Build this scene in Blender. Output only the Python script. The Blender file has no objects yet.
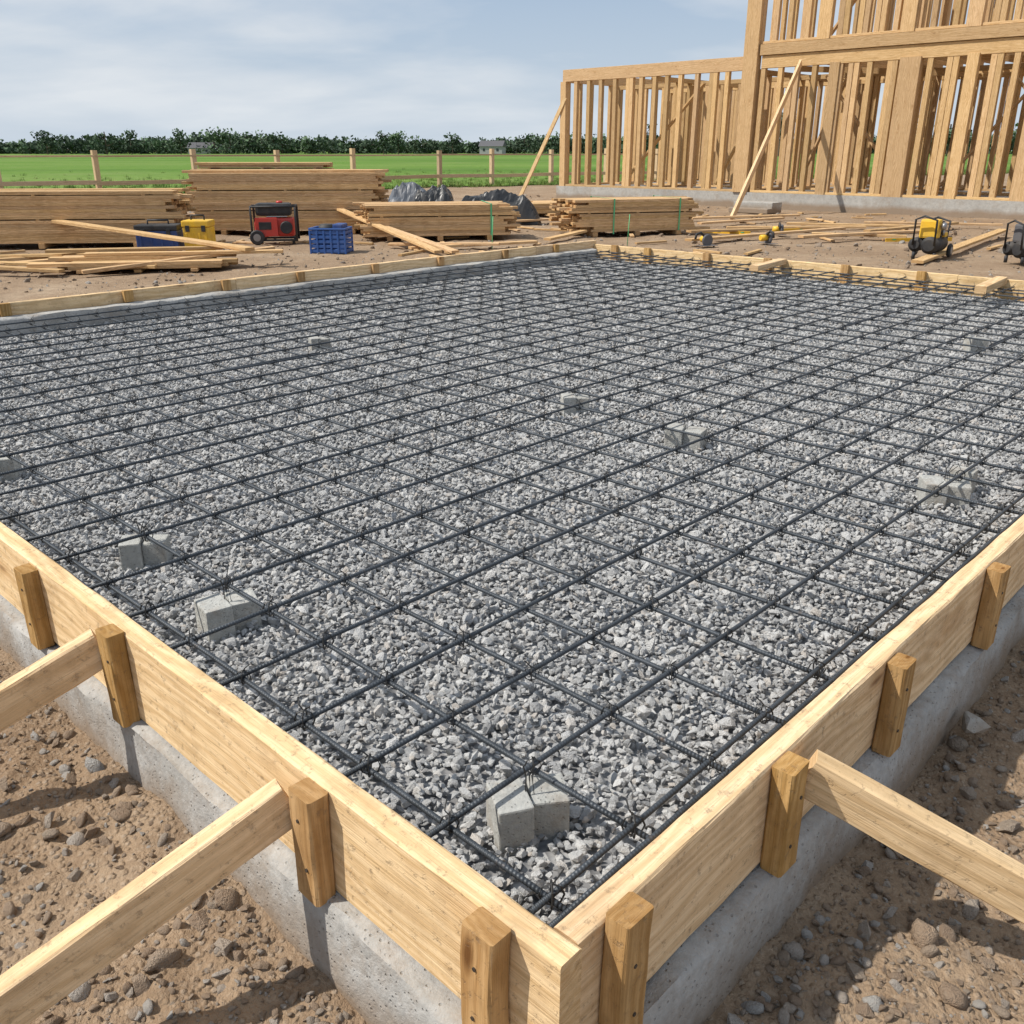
import bpy, bmesh, math, random
import numpy as np
from mathutils import Vector, Matrix, Euler
random.seed(7); rng=np.random.default_rng(7)
scene=bpy.context.scene
scene.view_settings.view_transform='Standard'; scene.view_settings.look='None'; scene.view_settings.exposure=0
COL=scene.collection

# ------------------------------------------------------------------ frames
NX,NY=0.056,0.945                       # slab corner
D2=np.array([.691,.723]); D1=np.array([-.723,.691])   # slab x axis, slab y axis
def S(s,t,z=0.): return Vector((NX+D2[0]*s+D1[0]*t, NY+D2[1]*s+D1[1]*t, z))
HC=(1.65,31.4)
def Hs(a,b,z=0.): return Vector((HC[0]-D1[0]*a+D2[0]*b, HC[1]-D1[1]*a+D2[1]*b, z))
SANG=math.atan2(D2[1],D2[0])
LX,LY=7.68,6.12
BT=.47                                   # form board top
CT=.245                                  # concrete ledge top
# ------------------------------------------------------------------ numpy noise
def _h(ix,iy,seed):
    v=np.sin(ix*127.1+iy*311.7+seed*74.7)*43758.5453
    return v-np.floor(v)
def vn(x,y,seed=0):
    ix=np.floor(x);iy=np.floor(y);fx=x-ix;fy=y-iy
    fx=fx*fx*(3-2*fx);fy=fy*fy*(3-2*fy)
    a=_h(ix,iy,seed);b=_h(ix+1,iy,seed);c=_h(ix,iy+1,seed);d=_h(ix+1,iy+1,seed)
    return (a*(1-fx)+b*fx)*(1-fy)+(c*(1-fx)+d*fx)*fy
def fbm(x,y,o=4,seed=0):
    r=0;a=.5
    for i in range(o):
        r=r+a*(vn(x,y,seed+i)-.5)*2; x=x*2.03+13.1;y=y*2.03+7.7;a*=.5
    return r
# ------------------------------------------------------------------ node helper
class NT:
    def __init__(s,mat):
        mat.use_nodes=True; s.t=mat.node_tree; s.t.nodes.clear()
    def n(s,typ,ins=None,**kw):
        nd=s.t.nodes.new(typ)
        for k,v in kw.items(): setattr(nd,k,v)
        if ins:
            for k,v in ins.items():
                sock=nd.inputs[k]
                if isinstance(v,bpy.types.NodeSocket): s.t.links.new(v,sock)
                else: sock.default_value=v
        return nd
    def ramp(s,fac,stops):
        nd=s.t.nodes.new('ShaderNodeValToRGB'); s.t.links.new(fac,nd.inputs[0])
        e=nd.color_ramp.elements
        while len(e)<len(stops): e.new(.5)
        for i,(p,c) in enumerate(stops):
            e[i].position=p; e[i].color=(c[0],c[1],c[2],1) if not isinstance(c,(int,float)) else (c,c,c,1)
        return nd.outputs[0]
    def mix(s,fac,a,b,blend='MIX'):
        nd=s.t.nodes.new('ShaderNodeMix'); nd.data_type='RGBA'; nd.blend_type=blend
        for idx,v in ((0,fac),(6,a),(7,b)):
            if isinstance(v,bpy.types.NodeSocket): s.t.links.new(v,nd.inputs[idx])
            elif idx==0: nd.inputs[0].default_value=v
            else: nd.inputs[idx].default_value=(v[0],v[1],v[2],1)
        return nd.outputs[2]
    def math(s,op,a,b=0.):
        nd=s.t.nodes.new('ShaderNodeMath'); nd.operation=op
        for i,v in enumerate((a,b)):
            if isinstance(v,bpy.types.NodeSocket): s.t.links.new(v,nd.inputs[i])
            else: nd.inputs[i].default_value=v
        return nd.outputs[0]
    def noise(s,vec,scale,detail=4,rough=.55,dist=0.):
        return s.n('ShaderNodeTexNoise',{'Vector':vec,'Scale':scale,'Detail':detail,'Roughness':rough,'Distortion':dist}).outputs[0]
    def out(s,color,rough=.8,metal=0.,bump=None,bstr=.3,bdist=.01,spec=.3):
        b=s.n('ShaderNodeBsdfPrincipled')
        for k,v in (('Base Color',color),('Roughness',rough),('Metallic',metal),('Specular IOR Level',spec)):
            if isinstance(v,bpy.types.NodeSocket): s.t.links.new(v,b.inputs[k])
            else: b.inputs[k].default_value=(v[0],v[1],v[2],1) if k=='Base Color' else v
        if bump is not None:
            bp=s.n('ShaderNodeBump',{'Height':bump,'Strength':bstr,'Distance':bdist})
            s.t.links.new(bp.outputs[0],b.inputs['Normal'])
        o=s.n('ShaderNodeOutputMaterial'); s.t.links.new(b.outputs[0],o.inputs[0])
        return b
def M(name): return bpy.data.materials.new(name)

def wood_mat(name,c1,c2,stain=.3,knot=1.0):
    m=M(name);t=NT(m)
    uv=t.n('ShaderNodeUVMap',uv_map='UVMap').outputs[0]
    at=t.n('ShaderNodeAttribute',attribute_name='col'); sep=t.n('ShaderNodeSeparateColor',{0:at.outputs[0]})
    r1,eg,r2=sep.outputs[0],sep.outputs[1],sep.outputs[2]
    low=t.noise(t.n('ShaderNodeMapping',{0:uv,'Scale':(1.5,6,1)}).outputs[0],1.,4,.5)
    sx=t.n('ShaderNodeSeparateXYZ',{0:uv})
    mp3=t.n('ShaderNodeMapping',{0:uv,'Scale':(2.3,8.5,1)}).outputs[0]
    vo=t.n('ShaderNodeTexVoronoi',{'Vector':mp3,'Scale':1.0,'Randomness':1.0})
    kmask=t.ramp(t.n('ShaderNodeSeparateColor',{0:vo.outputs['Color']}).outputs[0],[(.42,0.),(.47,1.)])
    halo=t.math('MULTIPLY',t.ramp(vo.outputs['Distance'],[(.05,1.),(.38,0.)]),kmask)
    band=t.math('SINE',t.math('ADD',t.math('ADD',t.math('MULTIPLY',sx.outputs[1],190.),t.math('MULTIPLY',low,40.)),t.math('MULTIPLY',halo,9.)))
    band=t.math('MULTIPLY',t.math('ADD',band,1.),.5)
    mp=t.n('ShaderNodeMapping',{0:uv,'Scale':(1.1,26,1)}).outputs[0]
    g=t.noise(mp,1.6,6,.6,.8)
    mp2=t.n('ShaderNodeMapping',{0:uv,'Scale':(5,170,1)}).outputs[0]
    g2=t.noise(mp2,1.5,3,.65,.2)
    col=t.ramp(t.math('ADD',t.math('MULTIPLY',g,.70),t.math('MULTIPLY',band,.28)),[(.3,c2),(.66,c1)])
    col=t.mix(t.ramp(g2,[(.48,0.),(.8,.65)]),col,[x*.6 for x in c2])
    kn=t.ramp(vo.outputs['Distance'],[(.04,1.),(.11,0.)])
    col=t.mix(t.math('MULTIPLY',halo,.4*knot),col,(c2[0]*.75,c2[1]*.6,c2[2]*.45))
    kn=t.math('MULTIPLY',t.math('MULTIPLY',kn,kmask),.9*knot)
    col=t.mix(kn,col,(c2[0]*.26,c2[1]*.17,c2[2]*.12))
    geo=t.n('ShaderNodeNewGeometry').outputs['Position']
    st=t.ramp(t.noise(geo,4.5,8,.72),[(.5,0.),(.64,1.)])
    col=t.mix(t.math('MULTIPLY',st,stain),col,(c2[0]*.58,c2[1]*.55,c2[2]*.55))
    sp=t.ramp(t.noise(geo,48,5,.75),[(.57,0.),(.69,1.)])
    col=t.mix(t.math('MULTIPLY',sp,min(stain*1.3,.65)),col,(.23,.165,.11))
    scv=t.n('ShaderNodeMapping',{0:uv,'Rotation':(0,0,.5),'Scale':(6,60,1)}).outputs[0]
    sc_=t.ramp(t.noise(scv,2.,2,.5),[(.68,0.),(.73,.6)])
    col=t.mix(t.math('MULTIPLY',sc_,stain),col,(.30,.24,.18))
    vr=t.n('ShaderNodeMapRange',{0:r1,3:.74,4:1.1}).outputs[0]
    hs=t.n('ShaderNodeHueSaturation',{'Hue':t.n('ShaderNodeMapRange',{0:r2,3:.4965,4:.5025}).outputs[0],'Saturation':t.n('ShaderNodeMapRange',{0:r2,3:.95,4:1.04}).outputs[0],'Value':vr,'Color':col}).outputs[0]
    col=t.mix(t.math('MULTIPLY',eg,.3),hs,(c2[0]*.7,c2[1]*.58,c2[2]*.45))
    t.out(col,t.n('ShaderNodeMapRange',{0:g,3:.75,4:.95}).outputs[0],0,t.math('SUBTRACT',t.math('ADD',t.math('MULTIPLY',g,.6),t.math('MULTIPLY',g2,.8)),t.math('MULTIPLY',sp,.5)),.6,.004,.08)
    return m
def plain(name,c,rough=.5,metal=0.,var=.25,scale=6.,bstr=.15):
    m=M(name);t=NT(m);g=t.n('ShaderNodeTexCoord').outputs['Object']
    nz=t.noise(g,scale,5,.6)
    col=t.mix(t.ramp(nz,[(.35,0.),(.7,1.)]),c,[x*(1-var)+.12*var for x in c])
    dust=t.ramp(t.noise(g,scale*.5+1,6,.7),[(.5,0.),(.75,1.)])
    col=t.mix(t.math('MULTIPLY',dust,.35*var*2),col,(.22,.16,.1))
    t.out(col,t.n('ShaderNodeMapRange',{0:nz,3:max(rough-.1,.05),4:min(rough+.15,1)}).outputs[0],metal,t.noise(g,scale*8,3),bstr,.003,.4)
    return m
def concrete_mat(name,c1,c2,sc=1.):
    m=M(name);t=NT(m);g=t.n('ShaderNodeNewGeometry').outputs['Position']
    a=t.noise(g,3*sc,6,.65);b=t.noise(g,45*sc,5,.7)
    col=t.ramp(a,[(.3,c2),(.68,c1)])
    col=t.mix(t.ramp(b,[(.4,0.),(.75,.45)]),col,[x*.55 for x in c2])
    pits=t.ramp(t.n('ShaderNodeTexVoronoi',{'Vector':g,'Scale':70*sc}).outputs['Distance'],[(.08,1.),(.22,0.)])
    col=t.mix(t.math('MULTIPLY',pits,.35),col,[x*.35 for x in c2])
    dirt=t.ramp(t.noise(g,7*sc,7,.75),[(.5,0.),(.68,.55)])
    col=t.mix(dirt,col,(.27,.21,.155))
    z=t.n('ShaderNodeSeparateXYZ',{0:g}).outputs[2]
    so=t.ramp(t.math('ADD',z,t.math('MULTIPLY',t.math('SUBTRACT',a,.5),.3)),[(.08,.85),(.19,0.)])
    col=t.mix(so,col,(.25,.18,.12))
    t.out(col,.88,0,t.math('SUBTRACT',t.math('ADD',a,t.math('MULTIPLY',b,.6)),t.math('MULTIPLY',pits,.4)),.65,.014,.2)
    return m
W_form=wood_mat('wood_form',(.79,.59,.355),(.62,.425,.225),.42)
W_stake=wood_mat('wood_stake',(.56,.355,.16),(.39,.225,.085),.4)
W_brace=wood_mat('wood_brace',(.76,.555,.325),(.60,.41,.215),.4)
W_frame=wood_mat('wood_framing',(.69,.48,.265),(.51,.33,.155),.2,.5)
W_stack=wood_mat('wood_lumber',(.70,.48,.26),(.50,.315,.15),.3,.5)
W_fence=wood_mat('wood_fence',(.68,.52,.33),(.52,.38,.23),.2,.4)
CONC=concrete_mat('concrete',(.48,.47,.45),(.33,.32,.30))
CONC2=concrete_mat('concrete_block',(.50,.50,.47),(.37,.37,.35),1.5)

# ------------------------------------------------------------------ board mesh builder
class Boards:
    def __init__(s): s.v=[];s.f=[];s.uv=[];s.c=[]
    def add(s,p0,p1,w,t,up=(0,0,1),ch=.003,segs=1,jit=0.,tint=None):
        p0=Vector(p0);p1=Vector(p1);ax=(p1-p0);L=ax.length;ax.normalize()
        up=Vector(up)
        if abs(ax.dot(up))>.98: up=Vector((S(1,0)-S(0,0)))
        sd=ax.cross(up).normalized();nn=sd.cross(ax).normalized()
        hw,ht=w/2,t/2;ch=min(ch,hw*.4,ht*.4)
        pr=[(-hw+ch,-ht),(hw-ch,-ht),(hw,-ht+ch),(hw,ht-ch),(hw-ch,ht),(-hw+ch,ht),(-hw,ht-ch),(-hw,-ht+ch)]
        per=[0]
        for i in range(8):
            a=pr[i];b=pr[(i+1)%8];per.append(per[-1]+math.hypot(b[0]-a[0],b[1]-a[1]))
        base=len(s.v);ou=random.random()*50;ov=random.random()*50
        r=random.random() if tint is None else tint;r2=random.random()
        bow=random.uniform(-1,1)*jit
        for k in range(segs+1):
            f=k/segs;c=p0+ax*(L*f)+sd*(bow*2*math.sin(f*math.pi))
            for (a,b) in pr:
                j1=random.uniform(-jit,jit)*.5;j2=random.uniform(-jit,jit)*.5
                s.v.append(c+sd*(a+j1)+nn*(b+j2))
        for k in range(segs):
            for i in range(8):
                j=(i+1)%8;o=base+k*8;o2=o+8
                s.f.append((o+i,o+j,o2+j,o2+i))
                u0=ou+L*k/segs;u1=ou+L*(k+1)/segs
                s.uv+= [(u0,ov+per[i]),(u0,ov+per[i+1]),(u1,ov+per[i+1]),(u1,ov+per[i])]
                s.c+=[(r,0,r2,1)]*4
        e0=tuple(base+i for i in range(7,-1,-1));e1=tuple(base+segs*8+i for i in range(8))
        for e,ids in ((e0,range(7,-1,-1)),(e1,range(8))):
            s.f.append(e)
            for i in ids: s.uv.append((ou+pr[i][0]*4,ov+pr[i][1]*2)); s.c.append((r,1,r2,1))
    def obj(s,name,mat,parent=None):
        me=bpy.data.meshes.new(name);me.from_pydata([tuple(v) for v in s.v],[],s.f)
        uv=me.uv_layers.new(name='UVMap');uv.data.foreach_set('uv',np.array(s.uv,dtype=np.float32).ravel())
        ca=me.color_attributes.new('col','FLOAT_COLOR','CORNER');ca.data.foreach_set('color',np.array(s.c,dtype=np.float32).ravel())
        me.materials.append(mat);me.update()
        o=bpy.data.objects.new(name,me);COL.objects.link(o)
        if parent: o.parent=parent
        return o
def empty(name,loc=(0,0,0),rz=0.):
    e=bpy.data.objects.new(name,None);e.location=loc;e.rotation_euler=(0,0,rz);COL.objects.link(e);return e
def meshobj(name,verts,faces,mat,parent=None,smooth=False):
    me=bpy.data.meshes.new(name);me.from_pydata([tuple(v) for v in verts],[],faces);me.materials.append(mat)
    if smooth: me.polygons.foreach_set('use_smooth',[True]*len(me.polygons))
    me.update();o=bpy.data.objects.new(name,me);COL.objects.link(o)
    if parent:o.parent=parent
    return o
def box(parent,name,loc,size,mat,rot=(0,0,0),bev=.01,taper=1.):
    bm=bmesh.new();bmesh.ops.create_cube(bm,size=1)
    for v in bm.verts:
        k=taper if v.co.z>0 else 1
        v.co=Vector((v.co.x*size[0]*k,v.co.y*size[1]*k,v.co.z*size[2]))
    if bev>0: bmesh.ops.bevel(bm,geom=bm.edges[:],offset=min(bev,min(size)*.3),segments=2,affect='EDGES',profile=.6)
    me=bpy.data.meshes.new(name);bm.to_mesh(me);bm.free();me.materials.append(mat)
    o=bpy.data.objects.new(name,me);o.location=loc;o.rotation_euler=rot;COL.objects.link(o);o.parent=parent;return o
def cyl(parent,name,p0,p1,r,mat,seg=16,bev=.0):
    p0=Vector(p0);p1=Vector(p1);d=p1-p0
    bm=bmesh.new();bmesh.ops.create_cone(bm,cap_ends=True,segments=seg,radius1=r,radius2=r,depth=d.length)
    if bev: 
        ed=[e for e in bm.edges if abs(e.verts[0].co.z-e.verts[1].co.z)<1e-6]
        bmesh.ops.bevel(bm,geom=ed,offset=bev,segments=2,affect='EDGES')
    me=bpy.data.meshes.new(name);bm.to_mesh(me);bm.free();me.materials.append(mat)
    for p in me.polygons: p.use_smooth=len(p.vertices)==4
    o=bpy.data.objects.new(name,me);o.location=(p0+p1)/2;o.rotation_mode='QUATERNION';o.rotation_quaternion=d.to_track_quat('Z','Y')
    COL.objects.link(o);o.parent=parent;return o
def tube(vs,fs,pts,r,seg=6,closed=False):
    n=len(pts);base=len(vs)
    for i,p in enumerate(pts):
        a=Vector(pts[max(i-1,0)]);b=Vector(pts[min(i+1,n-1)]);t=(b-a).normalized()
        u=t.cross(Vector((0,0,1)))
        if u.length<.1:u=t.cross(Vector((1,0,0)))
        u.normalize();w=t.cross(u)
        for k in range(seg):
            an=2*math.pi*k/seg;vs.append(Vector(p)+u*math.cos(an)*r+w*math.sin(an)*r)
    for i in range(n-1):
        for k in range(seg):
            j=(k+1)%seg;fs.append((base+i*seg+k,base+i*seg+j,base+(i+1)*seg+j,base+(i+1)*seg+k))
    fs.append(tuple(base+k for k in range(seg-1,-1,-1)));fs.append(tuple(base+(n-1)*seg+k for k in range(seg)))

# ------------------------------------------------------------------ instancing
def scatter(name,pts,sc,rot,protos,loose=None):
    col=bpy.data.collections.new(name+'_pieces')
    for p in protos: col.objects.link(p)
    me=bpy.data.meshes.new(name);me.vertices.add(len(pts));me.vertices.foreach_set('co',np.asarray(pts,dtype=np.float32).ravel())
    a=me.attributes.new('sc','FLOAT_VECTOR','POINT');a.data.foreach_set('vector',np.asarray(sc,dtype=np.float32).ravel())
    a=me.attributes.new('rot','FLOAT_VECTOR','POINT');a.data.foreach_set('vector',np.asarray(rot,dtype=np.float32).ravel())
    me.update();o=bpy.data.objects.new(name,me);COL.objects.link(o)
    ng=bpy.data.node_groups.new(name+'_nodes','GeometryNodeTree')
    ng.interface.new_socket('Geometry',in_out='INPUT',socket_type='NodeSocketGeometry')
    ng.interface.new_socket('Geometry',in_out='OUTPUT',socket_type='NodeSocketGeometry')
    N=ng.nodes;Lk=ng.links
    gi=N.new('NodeGroupInput');go=N.new('NodeGroupOutput')
    ci=N.new('GeometryNodeCollectionInfo');ci.inputs['Collection'].default_value=col
    ci.inputs['Separate Children'].default_value=True;ci.inputs['Reset Children'].default_value=True
    ip=N.new('GeometryNodeInstanceOnPoints');ip.inputs['Pick Instance'].default_value=True
    s1=N.new('GeometryNodeInputNamedAttribute');s1.data_type='FLOAT_VECTOR';s1.inputs['Name'].default_value='sc'
    r1=N.new('GeometryNodeInputNamedAttribute');r1.data_type='FLOAT_VECTOR';r1.inputs['Name'].default_value='rot'
    Lk.new(gi.outputs[0],ip.inputs['Points']);Lk.new(ci.outputs[0],ip.inputs['Instance'])
    Lk.new(r1.outputs[0],ip.inputs['Rotation']);Lk.new(s1.outputs[0],ip.inputs['Scale'])
    Lk.new(ip.outputs[0],go.inputs[0])
    md=o.modifiers.new('scatter','NODES');md.node_group=ng
    return o
def stone_protos(n,mat,kind,seed):
    out=[];r=np.random.default_rng(seed)
    for i in range(n):
        bm=bmesh.new()
        if kind=='crushed':
            ax=np.array([.5,.5*r.uniform(.6,.95),.5*r.uniform(.45,.75)])
            for k in range(15):
                d=r.normal(size=3);d/=np.linalg.norm(d);d*=ax*r.uniform(.85,1.1);bm.verts.new(d)
            res=bmesh.ops.convex_hull(bm,input=bm.verts[:])
            junk=[v for v in bm.verts if not v.link_faces]
            bmesh.ops.delete(bm,geom=junk,context='VERTS')
        else:
            bmesh.ops.create_icosphere(bm,subdivisions=2,radius=.5)
            a=r.uniform(.6,.95);b=r.uniform(.5,.75);o=r.uniform(0,50,3)
            from mathutils import noise
            for v in bm.verts:
                q=noise.noise(v.co*2.2+Vector(o))*.4+noise.noise(v.co*5+Vector(o))*.2
                v.co=Vector((v.co.x,v.co.y*a,v.co.z*b))*(1+q)
        me=bpy.data.meshes.new('stone');bm.to_mesh(me);bm.free();me.materials.append(mat)
        if kind!='crushed':
            me.polygons.foreach_set('use_smooth',[True]*len(me.polygons))
        out.append(bpy.data.objects.new('stone',me))
    return out
def stone_mat(name,stops,dark,dk=.5,lt=(.33,.32,.31)):
    m=M(name);t=NT(m);g=t.n('ShaderNodeTexCoord').outputs['Object']
    rnd=t.n('ShaderNodeObjectInfo').outputs['Random']
    col=t.ramp(rnd,stops)
    nz=t.noise(g,3.5,4,.7);nf=t.noise(g,14,3,.7)
    col=t.mix(t.ramp(nz,[(.35,0.),(.7,.5)]),col,lt,'MIX')
    col=t.mix(t.ramp(nf,[(.5,0.),(.72,dk)]),col,dark)
    t.out(col,.85,0,t.math('ADD',nz,t.math('MULTIPLY',nf,.6)),.6,.12,.25)
    return m
GR=stone_mat('gravel_stone',[(0.,(.26,.265,.275)),(.2,(.44,.445,.45)),(.55,(.63,.63,.625)),(.85,(.80,.795,.78)),(1.,(.58,.52,.46))],(.18,.18,.19),.4,(.66,.66,.65))
DS=stone_mat('dirt_stone',[(0.,(.27,.19,.13)),(.35,(.36,.26,.18)),(.6,(.33,.265,.205)),(.8,(.44,.39,.34)),(1.,(.42,.41,.39))],(.12,.09,.07),.35,(.38,.31,.24))

# ------------------------------------------------------------------ ground
def graded(lo,hi,step,far,g=1.055):
    a=list(np.arange(lo,hi,step));s=step;x=a[-1]
    while x<far: s*=g;x+=s;a.append(x)
    s=step;x=lo;b=[]
    while x>-far: s*=g;x-=s;b.append(x)
    return np.array(b[::-1]+a)
gx=graded(-2.4,3.2,.017,1800,1.05);gy=graded(.2,3.4,.017,1800,1.05)
GX,GY=np.meshgrid(gx,gy)
def gheight(x,y):
    r=np.sqrt(x*x+y*y)
    fade=np.clip(1-(r-25)/12,0,1)
    h=fbm(x*.7,y*.7,3,3)*.04+fbm(x*3.1,y*3.1,4,9)*.034+(np.abs(fbm(x*11,y*11,4,21))*.030+np.abs(fbm(x*31,y*31,2,27))*.013)*np.clip(1-(r-8)/8,.25,1)
    near=np.clip(1-(r-2.6)/3.5,0,1);near=near*near*(3-2*near)
    return h*fade-.018+near*.09
GZ=gheight(GX,GY)
nv=GX.size;ny_,nx_=GX.shape
idx=np.arange(nv).reshape(ny_,nx_)
F=np.stack([idx[:-1,:-1],idx[:-1,1:],idx[1:,1:],idx[1:,:-1]],-1).reshape(-1,4)
me=bpy.data.meshes.new('ground')
me.vertices.add(nv);me.vertices.foreach_set('co',np.stack([GX,GY,GZ],-1).astype(np.float32).ravel())
me.loops.add(F.size);me.loops.foreach_set('vertex_index',F.ravel().astype(np.int32))
me.polygons.add(len(F));me.polygons.foreach_set('loop_start',(np.arange(len(F))*4).astype(np.int32))
me.polygons.foreach_set('use_smooth',np.ones(len(F),dtype=bool));me.update(calc_edges=True)
m=M('dirt');t=NT(m);g=t.n('ShaderNodeNewGeometry').outputs['Position']
a=t.noise(g,.8,6,.6);b=t.noise(g,9,6,.7);c=t.noise(g,60,5,.7)
col=t.ramp(a,[(.3,(.25,.17,.108)),(.5,(.325,.23,.15)),(.7,(.41,.31,.215))])
col=t.mix(t.ramp(b,[(.42,0.),(.7,.65)]),col,(.185,.125,.08))
col=t.mix(t.ramp(c,[(.5,0.),(.7,.5)]),col,(.46,.365,.27))
vo=t.n('ShaderNodeTexVoronoi',{'Vector':g,'Scale':60.})
peb=t.ramp(vo.outputs['Distance'],[(.2,1.),(.45,0.)])
rv_=t.n('ShaderNodeSeparateColor',{0:vo.outputs['Color']}).outputs[0]
col=t.mix(t.math('MULTIPLY',peb,.4),col,t.ramp(rv_,[(0.,(.20,.14,.09)),(.6,(.35,.26,.18)),(1.,(.46,.40,.33))]))
hgt=t.math('ADD',t.math('ADD',t.math('MULTIPLY',b,.9),t.math('MULTIPLY',c,.5)),t.math('MULTIPLY',peb,.25))
t.out(col,.95,0,hgt,.9,.024,.1)
me.materials.append(m);o=bpy.data.objects.new('ground',me);COL.objects.link(o)

# field
e=np.array([.828,.56]);n_=np.array([-.56,.828])
us=np.concatenate([np.arange(-2000,-80,120),np.arange(-80,90,.5),np.arange(90,2100,120)])
ds=np.array([0,.5,1.5,4,10,25,60,150,400,900,2000.])
V=[];Fc=[]
for j,d in enumerate(ds):
    for u in us:
        dd=d+(fbm(np.array(u*.35),np.array(3.3),4,5)*1.6 if j==0 else 0)
        p=np.array([-.75,42.7])+e*u+n_*dd
        V.append((p[0],p[1],.02 if j==0 else .055+.05*fbm(np.array(u*.2),np.array(d*.2),2,2)))
W_=len(us)
for j in range(len(ds)-1):
    for i in range(W_-1): Fc.append((j*W_+i,j*W_+i+1,(j+1)*W_+i+1,(j+1)*W_+i))
m=M('grass_field');t=NT(m);g=t.n('ShaderNodeNewGeometry').outputs['Position']
mp=t.n('ShaderNodeMapping',{0:g,'Rotation':(0,0,-.1),'Scale':(.004,.03,1)}).outputs[0]
a=t.noise(mp,1.,5,.6);b=t.noise(g,1.4,6,.75);c=t.noise(g,.06,4,.6)
col=t.ramp(a,[(.38,(.075,.15,.024)),(.5,(.12,.215,.035)),(.62,(.175,.255,.06))])
col=t.mix(t.ramp(b,[(.4,0.),(.65,.6)]),col,(.06,.13,.022))
col=t.mix(t.ramp(c,[(.5,0.),(.7,.5)]),col,(.19,.24,.08))
t.out(col,.95,0,b,.6,.1,.1)
meshobj('grass_field',V,Fc,m,smooth=True)
def tuft(seed):
    r=random.Random(seed);vs=[];fs=[]
    for k in range(22):
        a=r.random()*6.28;q=r.random()*.16;x,y=q*math.cos(a),q*math.sin(a);h=r.uniform(.06,.22);b=r.random()*6.28;l=r.uniform(.03,.14)
        w=.012;i=len(vs)
        vs+= [Vector((x-w*math.sin(b),y+w*math.cos(b),0)),Vector((x+w*math.sin(b),y-w*math.cos(b),0)),Vector((x+l*math.cos(b),y+l*math.sin(b),h))]
        fs.append((i,i+1,i+2))
    me=bpy.data.meshes.new('tuft');me.from_pydata(vs,[],fs);me.materials.append(GT);return bpy.data.objects.new('tuft',me)
GT=M('grass_blade');t=NT(GT);rn=t.n('ShaderNodeObjectInfo').outputs['Random']
t.out(t.ramp(rn,[(0.,(.08,.15,.025)),(.6,(.13,.21,.04)),(1.,(.24,.25,.09))]),.8)
pt=[]
for k in range(6000):
    u=random.uniform(-45,45);d=random.expovariate(.18)-1.0;p=np.array([-.75,42.7])+e*u+n_*d
    pt.append((p[0],p[1],.0))
pt=np.array(pt);k=len(pt)
scatter('grass',pt,np.repeat(rng.uniform(.5,1.2,(k,1)),3,1),np.stack([np.zeros(k),np.zeros(k),rng.uniform(0,6.28,k)],-1),[tuft(i) for i in range(5)])

# loose stones on the dirt
K=95000
r=np.exp(rng.uniform(math.log(.7),math.log(34),K));an=rng.uniform(-1.25,1.25,K)
x=r*np.sin(an);y=r*np.cos(an)
s_=(x-NX)*D2[0]+(y-NY)*D2[1];t_=(x-NX)*D1[0]+(y-NY)*D1[1]
keep=~((s_>-.11)&(s_<LX+.2)&(t_>-.11)&(t_<LY+.2))
clump=fbm(x*1.3,y*1.3,3,31)
edge=np.minimum(np.abs(s_+.1),np.abs(t_+.1))<.10
keep&=((rng.uniform(-.5,.45,K)<clump+.05)|edge)
x,y,r=x[keep],y[keep],r[keep];k=len(x)
sz=np.clip(rng.lognormal(math.log(.0092),.66,k),.003,.055)*(1+np.clip(r/9,0,2.0))
z=gheight(x,y)+sz*.08
sc=np.stack([sz*rng.uniform(.8,1.2,k),sz,sz*rng.uniform(.7,1,k)],-1)
scatter('loose_stones',np.stack([x,y,z],-1),sc,rng.uniform(0,6.28,(k,3))*np.array([.15,.15,1]),stone_protos(5,DS,'round',3)+stone_protos(8,DS,'crushed',5))

# ------------------------------------------------------------------ footing
def curb(vs,fs,along,prof,p0,L,outv,seed,step=.035):
    n=int(L/step)+1;base=len(vs);m_=len(prof)
    for i in range(n+1):
        l=L*i/n
        for j,(o_,z_) in enumerate(prof):
            q=float(fbm(np.array(l*5.),np.array(j*1.7),5,seed))*.016
            q2=float(fbm(np.array(l*6.),np.array(j*2.7+9),5,seed))*.012
            p=p0+along*l+outv*(o_+q);vs.append(Vector((p.x,p.y,z_+q2)))
    for i in range(n):
        for j in range(m_-1):
            a=base+i*m_+j;fs.append((a,a+1,a+1+m_,a+m_))
    fs.append(tuple(base+j for j in range(m_)));fs.append(tuple(base+n*m_+j for j in range(m_-1,-1,-1)))
prof=[(0,-.1),(.110,-.1),(.108,.04),(.105,.10),(.102,.16),(.098,CT-.018),(.093,CT-.009),(.080,CT-.006),(.04,CT-.005),(0,CT-.004)]
ax_=S(1,0)-S(0,0);ay_=S(0,1)-S(0,0)
vs=[];fs=[]
curb(vs,fs,ay_,prof,S(.02,-.115),LY+.3,-ax_,1)
curb(vs,fs,ax_,[(a,b-.005) for a,b in prof],S(.0,.02),LX+.2,-ay_,2)
curb(vs,fs,ax_,[(a,b-.003) for a,b in prof],S(-.1,LY-.02),LX+.2,ay_,3)
curb(vs,fs,ay_,[(a,b-.008) for a,b in prof],S(LX-.02,-.1),LY+.2,ax_,4)
prof2=[(0,.1),(0,.420),(.02,.426),(.105,.423),(.115,.41),(.115,.1)]
curb(vs,fs,ax_,prof2,S(.03,LY-.002),LX-.1,-ay_,5)
o=meshobj('concrete_footing',vs,fs,CONC,smooth=True)
md=o.modifiers.new('es','EDGE_SPLIT');md.split_angle=math.radians(50)

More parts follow.
